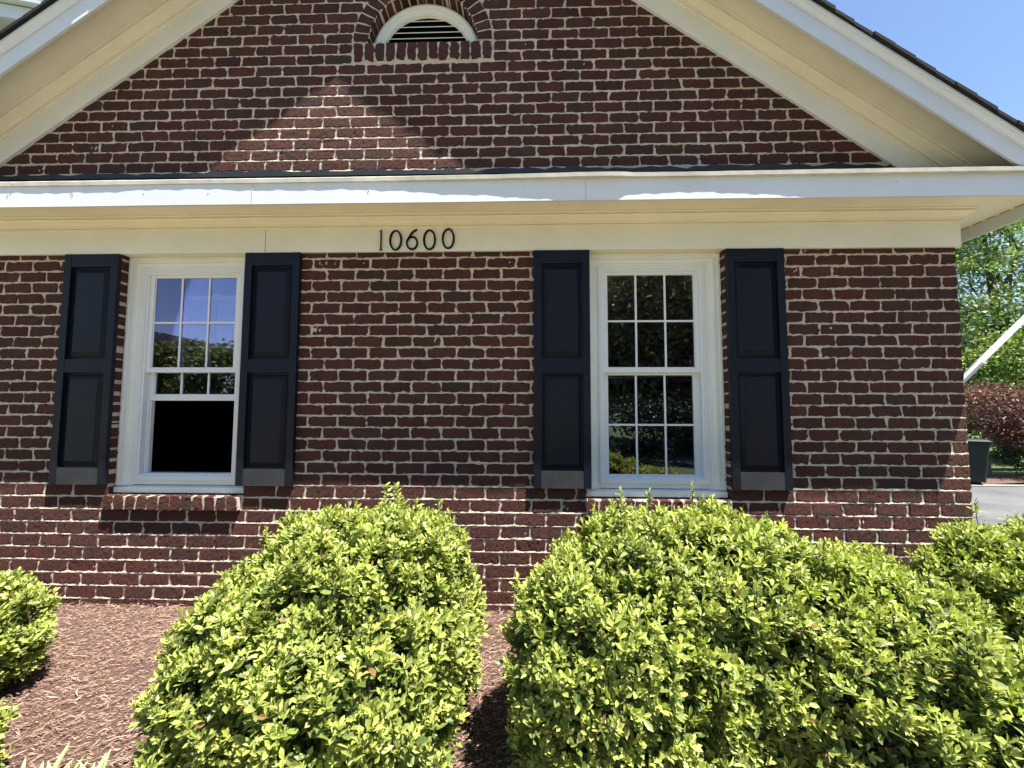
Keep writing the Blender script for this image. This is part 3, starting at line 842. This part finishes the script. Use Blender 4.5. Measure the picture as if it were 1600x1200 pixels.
    layer(pp, nn, 9, 1.0, .038, .9, .12); layer(pp-np.array([0, 0, .03]), nn, 7, .95, .039, .9, .15); layer(pp-np.array([0, 0, .06]), nn, 6, .8, .036, .9, .15)
    for q in pp: tw.tube([tuple(q-np.array([rng.normal(0, .02), rng.normal(0, .02), .20])), tuple(q-np.array([0, 0, .08])), tuple(q)], [.0026, .0022, .0012], 5)
    # stems
    c0 = B[:, :3].mean(0); c0[2] = 0
    idx = rng.choice(len(Pp), min(420, len(Pp)), replace=False)
    for q in idx:
        e = Pp[q]-Nn[q]*.03; b0 = np.array([c0[0]+rng.normal(0, .07)+(e[0]-c0[0])*.35, c0[1]+rng.normal(0, .06)+(e[1]-c0[1])*.35, .0])
        mid = b0*.45+e*.55+np.array([rng.normal(0, .03), rng.normal(0, .03), .03]); tw.tube([tuple(b0), tuple(mid), tuple(e)], [.007, .0045, .002], 5)
    o = mb.build('foliage', M_leaf, root, cols=True); o.location = -Vector(loc)
    o = tw.build('branches', M_twig, root); o.location = -Vector(loc)
    rng = keep_rng
bush((-.95, -1.15, 0), [(-.66, -1.08, .42, .46, .46, .50), (-.98, -1.18, .30, .43, .44, .42), (-.63, -1.30, .28, .36, .46, .42), (-.93, -.90, .40, .40, .32, .47)],
     'rounded azalea bush standing between the two windows with bare mulch on its left side', seed=3, spikes=[(-.72, -.78, .99), (-.66, -.80, .985), (-.42, -.86, .93)])
bush((.95, -1.15, 0), [(.72, -1.05, .42, .66, .50, .50), (.36, -1.22, .36, .42, .42, .44), (1.30, -1.12, .34, .52, .50, .44), (1.50, -1.25, .22, .48, .45, .38)],
     'broadest azalea bush, filling the foreground below the closed right window', seed=5, spikes=[(.88, -.72, 1.0), (.50, -.75, .97), (.66, -.7, .96)])
bush((2.9, -.62, 0), [(2.62, -.72, .30, .58, .42, .50), (3.4, -.62, .30, .6, .5, .52), (3.0, -1.0, .22, .6, .45, .42)],
     'azalea bush wrapping the brick corner beside the driveway', seed=8, spikes=[(2.62, -.42, .86), (3.3, -.5, .9)])
bush((-3.35, -1.05, 0), [(-3.03, -1.0, .26, .62, .42, .29), (-2.30, -1.62, .18, .44, .34, .26), (-2.78, -1.38, .20, .50, .34, .27), (-3.9, -1.0, .36, .5, .5, .42)],
     'azalea bush cut by the left edge of the picture, nearest the raised window', seed=9)
# variegated leaves at the bottom left
def liriope():
    o = empty('variegated_plant', (-1.60, -1.50, 0)); tag(o, 'low clump of green and white striped strap leaves on the mulch', 'plant')
    b = MB(); m = mat('variegated_leaf', (.2, .3, .1), .5)
    at = N(m, 'ShaderNodeAttribute'); at.attribute_name = 'Col'; LK(m, at.outputs[0], P(m).inputs['Base Color'])
    rs = random.Random(4)
    for i in range(46):
        a = rs.uniform(0, 6.28); L = rs.uniform(.13, .215); w = rs.uniform(.006, .010); x0, y0 = rs.gauss(0, .07), rs.gauss(0, .02)
        V = []; C = []
        for k in range(6):
            t = k/5; r = L*.75*math.sin(t*1.3); z_ = L*(.9*t-.35*t*t)
            ww = w*math.sin(math.pi*(.12+.86*t))
            for s, c in ((-1, (.36, .42, .24)), (-.45, (.20, .32, .08)), (.45, (.20, .32, .08)), (1, (.36, .42, .24))):
                V.append((x0+math.cos(a)*r-math.sin(a)*ww*s, y0+math.sin(a)*r+math.cos(a)*ww*s, z_+abs(s)*.002)); C.append(c)
        F = [(k*4+j, k*4+j+1, k*4+5+j, k*4+4+j) for k in range(5) for j in range(3)]
        b.addn(np.array(V), np.array(F), 0, np.array(C))
    b.build('leaves', m, o, cols=True)
liriope()

# ------------------------------------------------------------------ trees
def tree(name, label, loc, H, trunk_r, crowns, nleaf, lsz, col, group=None, cat='tree', var=.25, fork=.35, trunkpart='trunk', seed=1, hang=.0, clump=.32):
    """crowns: ellipsoids relative to loc"""
    rs = np.random.default_rng(seed); root = empty(name, loc); tag(root, label, cat, group)
    tw = MB(); cz0 = min(c[2] for c in crowns)
    top = max(c[2] for c in crowns)
    tw.tube([(0, 0, -.3), (rs.normal(0, .05), rs.normal(0, .05), H*fork), (rs.normal(0, .15), rs.normal(0, .15), top)], [trunk_r*1.25, trunk_r, trunk_r*.3], 10)
    cl = []; vol = np.array([c[3]*c[4]*c[5] for c in crowns]); cnt = (vol**.67/ (vol**.67).sum()*nleaf/70).astype(int)+3
    for (cx, cy, cz, rx, ry, rz), m in zip(crowns, cnt):
        q = rs.normal(size=(m, 3)); q /= np.linalg.norm(q, axis=1, keepdims=True)
        rad = rs.uniform(.45, 1.0, (m, 1))**.5; p = q*rad*np.array([rx, ry, rz])+np.array([cx, cy, cz]); cl.append(p)
    cl = np.concatenate(cl); cl = cl[cl[:, 2] > .15]
    for i in range(len(cl)):
        if rs.random() < min(1, 45/len(cl)):
            b0 = np.array([0, 0, cl[i, 2]*rs.uniform(.35, .75)])
            mid = b0*.45+cl[i]*.55+rs.normal(0, .06*H*.6, 3); tw.tube([tuple(b0), tuple(mid), tuple(cl[i])], [trunk_r*.28, trunk_r*.16, trunk_r*.05], 6)
    mb = MB(); n = 70; m = len(cl)
    sz = clump*rs.uniform(.6, 1.4, (m, 1, 1)); off = rs.normal(0, 1, (m, n, 3))*sz*np.array([1, 1, .55])
    p = (cl[:, None]+off).reshape(-1, 3)
    d = rs.normal(size=p.shape)+np.array([0, 0, -hang]); d /= np.linalg.norm(d, axis=1, keepdims=True)
    s = np.cross(d, rs.normal(size=p.shape)+np.array([0, 0, 1.5])); s /= np.linalg.norm(s, axis=1, keepdims=True)
    L = lsz*rs.uniform(.6, 1.3, (len(p), 1))
    V = np.stack([p-d*L*.5, p+s*L*.30, p+d*L*.5, p-s*L*.30], 1).reshape(-1, 3)
    F = np.arange(len(V)).reshape(-1, 4)
    c = np.array(col)[None, None]*np.exp(rs.normal(0, var, (m, 1, 1)))*np.exp(rs.normal(0, .15, (m, n, 1)))
    c = c*np.stack([np.exp(rs.normal(0, .12, (m, 1))), np.ones((m, 1)), np.ones((m, 1))], -1)
    mb.addn(V, F, 0, np.repeat(c.reshape(-1, 3), 4, 0))
    mb.build('crown', M_tleaf, root, cols=True); tw.build(trunkpart, M_bark, root)
    return root
G1 = 'trees beyond the driveway'
tree('deciduous_tree', 'tall light green deciduous tree behind the diagonal white pole', (19.5, 14.5, -.3), 11, .22,
     [(0, 0, 6.2, 3.6, 3.4, 3.2), (-2.0, -1, 4.2, 2.2, 2.4, 2.2), (1.5, -1.5, 4.0, 2.6, 2.4, 2.4), (.5, 0, 8.4, 2.6, 2.4, 1.7), (-1.2, 0, 9.2, 1.6, 1.8, 1.1)], 42000, .14, (.155, .205, .075), G1, seed=21, clump=.34, var=.4)
tree('deciduous_tree', 'bright green lower tree over the dark red maple', (18.0, 11.5, -.3), 5, .12,
     [(0, 0, 3.1, 2.2, 1.8, 1.5), (1.6, .5, 3.4, 1.8, 1.6, 1.4), (-1.4, .8, 3.0, 1.2, 1.2, 1.2)], 22000, .11, (.21, .28, .08), G1, seed=22, clump=.26, var=.4)
tree('deciduous_tree', 'darker green tree showing below the end of the side soffit', (24.5, 24, -.3), 9, .25,
     [(0, 0, 5.0, 4.5, 4, 3.0), (-3.5, 0, 6.6, 3.0, 3, 4.6), (3.5, 0, 4.5, 3.2, 3, 3.0)], 22000, .24, (.07, .12, .03), G1, seed=23, clump=.6)
tree('deciduous_tree', 'broad green tree at the far right edge of the driveway', (28, 14, -.3), 10, .22,
     [(0, 0, 5, 3.6, 3.4, 3.2), (0, 1, 6.6, 3, 3, 2.0)], 14000, .22, (.11, .18, .04), G1, seed=25, clump=.55)
tree('deciduous_tree', 'shaded green tree low behind the trash bin', (20.5, 21.5, -.3), 8, .2,
     [(0, 0, 3.2, 4.5, 2.5, 3.0), (-4, 1, 3.4, 3.0, 2.5, 3.0), (5, -1, 3.0, 3.5, 2.5, 3.0)], 26000, .22, (.075, .12, .03), G1, seed=26, clump=.55)
tree('japanese_maple', 'spreading dark red leaved maple behind the trash bin', (13.6, 8.6, -.3), 2.8, .08,
     [(0, 0, 1.6, 1.6, 1.2, .65), (1.1, -.2, 1.3, 1.3, 1.0, .5), (-.9, .3, 2.0, .8, .8, .5), (-.2, -.3, 1.1, 1.2, .9, .45)], 20000, .075, (.125, .055, .056), None, seed=31, clump=.17, var=.45)
tree('low_shrub', 'dark evergreen shrub under the red maple', (13.3, 8.4, -.3), 1, .04,
     [(0, 0, .55, 1.0, .6, .5), (1.1, .3, .5, .9, .5, .45)], 9000, .06, (.03, .05, .016), 'shrubs behind the driveway', 'shrub', seed=32, clump=.12, trunkpart='stem')
tree('low_shrub', 'pale grey green shrub at the edge of the bed', (12.75, 7.35, -.28), 1, .03,
     [(0, 0, .42, .62, .45, .38), (.9, .2, .40, .6, .4, .36)], 9000, .05, (.17, .22, .10), 'shrubs behind the driveway', 'shrub', seed=33, clump=.11, trunkpart='stem')

# rail fence
M_wood = painted('weathered_rail', (.30, .29, .27), .9, .3, 6, (1, 1, 1), .4)
fe = empty('rail_fence', (10.2, 8.75, -.3)); tag(fe, 'low grey horizontal rail fence glimpsed behind the trash bin', 'fence')
for i in range(5):
    b = MB(); b.box(-.05+i*2.2, .05+i*2.2, -.05, .05, -.2, .50); b.build('post', M_wood, fe)
for zz in (.13, .33):
    b = MB(); b.box(-.06, 8.86, -.085, -.052, zz, zz+.07); b.build('rail', M_wood, fe)

# wheeled bin
M_bin = painted('green_bin_plastic', (.010, .021, .016), .5, .15, 5)
M_tyre = mat('bin_tyre', (.015, .015, .015), .8)
def bin_():
    o = empty('trash_bin', (10.62, 7.45, -.30)); o.rotation_euler.z = R(-35)
    tag(o, 'dark green wheeled trash bin with a domed lid at the far driveway edge', 'trash bin')
    b = MB(); rings = []
    for z_, w, d in ((.06, .20, .22), (.30, .23, .25), (.62, .26, .28), (.93, .29, .32), (.935, .315, .345), (.98, .315, .345)):
        r = .05; ring = []
        for cx, cy, a0 in ((w-r, d-r, 0), (-w+r, d-r, 90), (-w+r, -d+r, 180), (w-r, -d+r, 270)):
            for k in range(5): a = R(a0+22.5*k); ring.append((cx+r*math.cos(a), cy+r*math.sin(a), z_))
        rings.append(ring)
    b.loft(rings, True, True); b.build('body', M_bin, o)
    b = MB(); rings = []
    for z_, f in ((.985, 1.0), (1.01, 1.0), (1.045, .85), (1.06, .45)):
        ring = []; w, d, r = .33*f, .37*f, .06*f
        for cx, cy, a0 in ((w-r, d-r, 0), (-w+r, d-r, 90), (-w+r, -d+r, 180), (w-r, -d+r, 270)):
            for k in range(5): a = R(a0+22.5*k); ring.append((cx+r*math.cos(a), cy+r*math.sin(a), z_))
        rings.append(ring)
    b.loft(rings, True, True); b.build('lid', M_bin, o)
    b = MB(); b.tube([(-.26, .40, .97), (.26, .40, .97)], .014, 8); b.build('handle', M_bin, o)
    for s in (-1, 1):
        b = MB(); b.tube([(s*.22, .24, .12), (s*.28, .24, .12)], .12, 20); b.build('wheel', M_tyre, o)
bin_()

# flagpole on the side wall
M_pole = painted('white_pole_enamel', (.80, .80, .80), .35, .05, 4, gst=.05)
M_galv = mat('galvanised_bracket', (.35, .36, .38), .4, .5, .7)
fp = empty('flagpole', (3.032, .12, 1.51)); tag(fp, 'white pole slanting up and out from its bracket on the side of the house', 'flagpole')
FD = Vector((.73, .02, .68)).normalized()
b = MB(); b.tube([tuple(FD*.07), tuple(FD*.16), tuple(FD*1.9)], [.020, .020, .017], 16); b.build('pole', M_pole, fp, smooth=True)
b = MB(); b.tube([(.004, 0, 0), tuple(FD*.06), tuple(FD*.33)], [.022, .024, .024], 16); b.box(.001, .012, -.045, .045, -.09, .07); b.build('bracket', M_galv, fp)

# ------------------------------------------------------------------ taller wing seen over the left rake
def wing():
    o = empty('white_wing', (-6.62, 2.42, 0)); o.rotation_euler.z = R(15)
    tag(o, 'taller white building with grooved grey soffit above the left roof slope', 'building')
    M_sid = painted('white_siding', (.78, .78, .76), .5, .05, 2)
    M_sof = painted('grey_soffit_panel', (.42, .42, .44), .6, .05, 2)
    x0, x1, ze = -6.0, 1.55, 6.80
    b = MB(); b.box(x0, x1, 0, .02, ze, ze+.19); b.build('fascia', M_fascia, o)
    b = MB(); b.loft([[(x, -.10, ze+.20), (x, -.115, ze+.32), (x, .0, ze+.32), (x, .0, ze+.20)] for x in (x0, x1)], True, True); b.build('gutter', M_fascia, o)
    b = MB(); b.box(x0, x1, .02, .07, ze-.02, ze+.02); b.build('soffit_moulding', M_sof, o)
    b = MB()
    k = 0; x = x0
    while x < x1: b.box(x, x+.29, .07, .44, ze+.012, ze+.02); x += .30
    b.box(x0, x1, .07, .44, ze+.022, ze+.03); b.build('soffit', M_sof, o)
    b = MB(); zz = -.3
    while zz < ze-.02:
        b.add([(x0, .422, zz), (x1, .422, zz), (x1, .432, zz+.12), (x0, .432, zz+.12)], [(0, 1, 2, 3)])
        b.add([(x0, .422, zz), (x1, .422, zz), (x1, .432, zz), (x0, .432, zz)], [(0, 3, 2, 1)]); zz += .12
    b.box(x0, x1-.01, .44, 5, -.3, ze+.01); b.build('wall', M_sid, o)
    b = MB(); b.loft([[(x, -.13, ze+.325), (x, 5, ze+2.6), (x, 5, ze+.33)] for x in (x0-.2, x1+.1)], True, True); b.build('roof', M_shing, o)
wing()

# ------------------------------------------------------------------ what the panes reflect: the far side of the lawn
G2 = 'trees mirrored in the windows'
tree('shade_tree', 'big dark leafy tree mirrored in the closed right window', (6.2, -13.5, 0), 9, .28,
     [(0, 0, 5.2, 3.6, 3.0, 3.4), (-1.6, .5, 3.4, 2.2, 2.0, 2.2), (2.6, 0, 4.2, 3.0, 2.6, 3.0), (0, 0, 2.0, 2.6, 2.0, 1.6)], 60000, .20, (.17, .17, .075), G2, seed=41, clump=.5)
tree('shade_tree', 'second dark leafy tree mirrored at the right side of the closed window', (12.5, -14.5, 0), 9, .28,
     [(0, 0, 5.0, 3.6, 3.0, 3.6), (0, .5, 2.2, 3.2, 2.0, 1.8)], 30000, .22, (.17, .17, .075), G2, seed=42, clump=.55)
tree('shade_tree', 'tall olive green tree mirrored highest in the closed window, behind the dark ones', (9.5, -21, 0), 12, .3,
     [(0, 0, 7.0, 6.0, 2.5, 5.0), (-4, 0, 5.5, 4.0, 2.5, 4.0), (5, 0, 5.5, 4.5, 2.5, 4.5)], 50000, .34, (.17, .18, .07), G2, seed=45, clump=.8)
tree('clipped_hedge', 'dense yellow green hedge mirrored in the lower part of the raised window', (-14, -15.5, 0), 3, .1,
     [(i*1.9-11, 0, 2.45+.12*math.sin(i*1.7), 1.35, .9, 2.15) for i in range(13)], 90000, .19, (.15, .17, .045), None, 'hedge', seed=43, clump=.25, trunkpart='stems')
def far_house():
    o = empty('distant_house', (-25.7, -27, 0)); tag(o, 'low gabled roof of a house mirrored above the hedge', 'house')
    b = MB(); b.box(-3, 3, -4, 4, -.1, 5.4); b.build('wall', painted('far_siding', (.5, .5, .48), .7, .1, 2), o)
    b = MB(); b.loft([[(-3.2, y, 5.4), (0, y, 6.85), (3.2, y, 5.4)] for y in (-4.4, 4.4)], True, True); b.build('roof', M_shing, o)
far_house()
tree('darkening_shrub', 'near black evergreen mass added to darken the low reflection in the closed window', (5.2, -8.6, 0), 2, .05,
     [(i*1.1-2.4, 0, .85, .85, .6, 1.0) for i in range(6)], 16000, .10, (.022, .034, .014), None, 'shrub', seed=44, clump=.2, trunkpart='stems')  # evergreens put in to darken the lower reflections of the right panes
def carport():
    o = empty('carport', (4.6, -12.6, 0)); o.rotation_euler.z = R(14); tag(o, 'pale ribbed carport roof on dark posts mirrored at the top of the lower right sash', 'carport')
    m = mat('pale_roof_panel', (.7, .68, .6), .7); tl = N(m, 'ShaderNodeBsdfTranslucent'); tl.inputs[0].default_value = (.8, .78, .68, 1)
    mx = N(m, 'ShaderNodeMixShader'); mx.inputs[0].default_value = .5; LK(m, P(m).outputs[0], mx.inputs[1]); LK(m, tl.outputs[0], mx.inputs[2]); LK(m, mx.outputs[0], m.node_tree.nodes['Material Output'].inputs[0])
    b = MB()
    for i in range(14): b.box(-2.4+i*.34, -2.4+i*.34+.32, -1.5, 1.5, 2.55, 2.57)
    b.build('roof', m, o)
    for y in (-1.3, 0, 1.3): b = MB(); b.box(-2.5, 2.5, y-.06, y+.06, 2.38, 2.54); b.build('beam', M_bark, o)
    for x in (-2.3, 2.3):
        for y in (-1.3, 1.3): b = MB(); b.box(x-.06, x+.06, y-.05, y+.05, -.1, 2.375); b.build('post', M_bark, o)
carport()
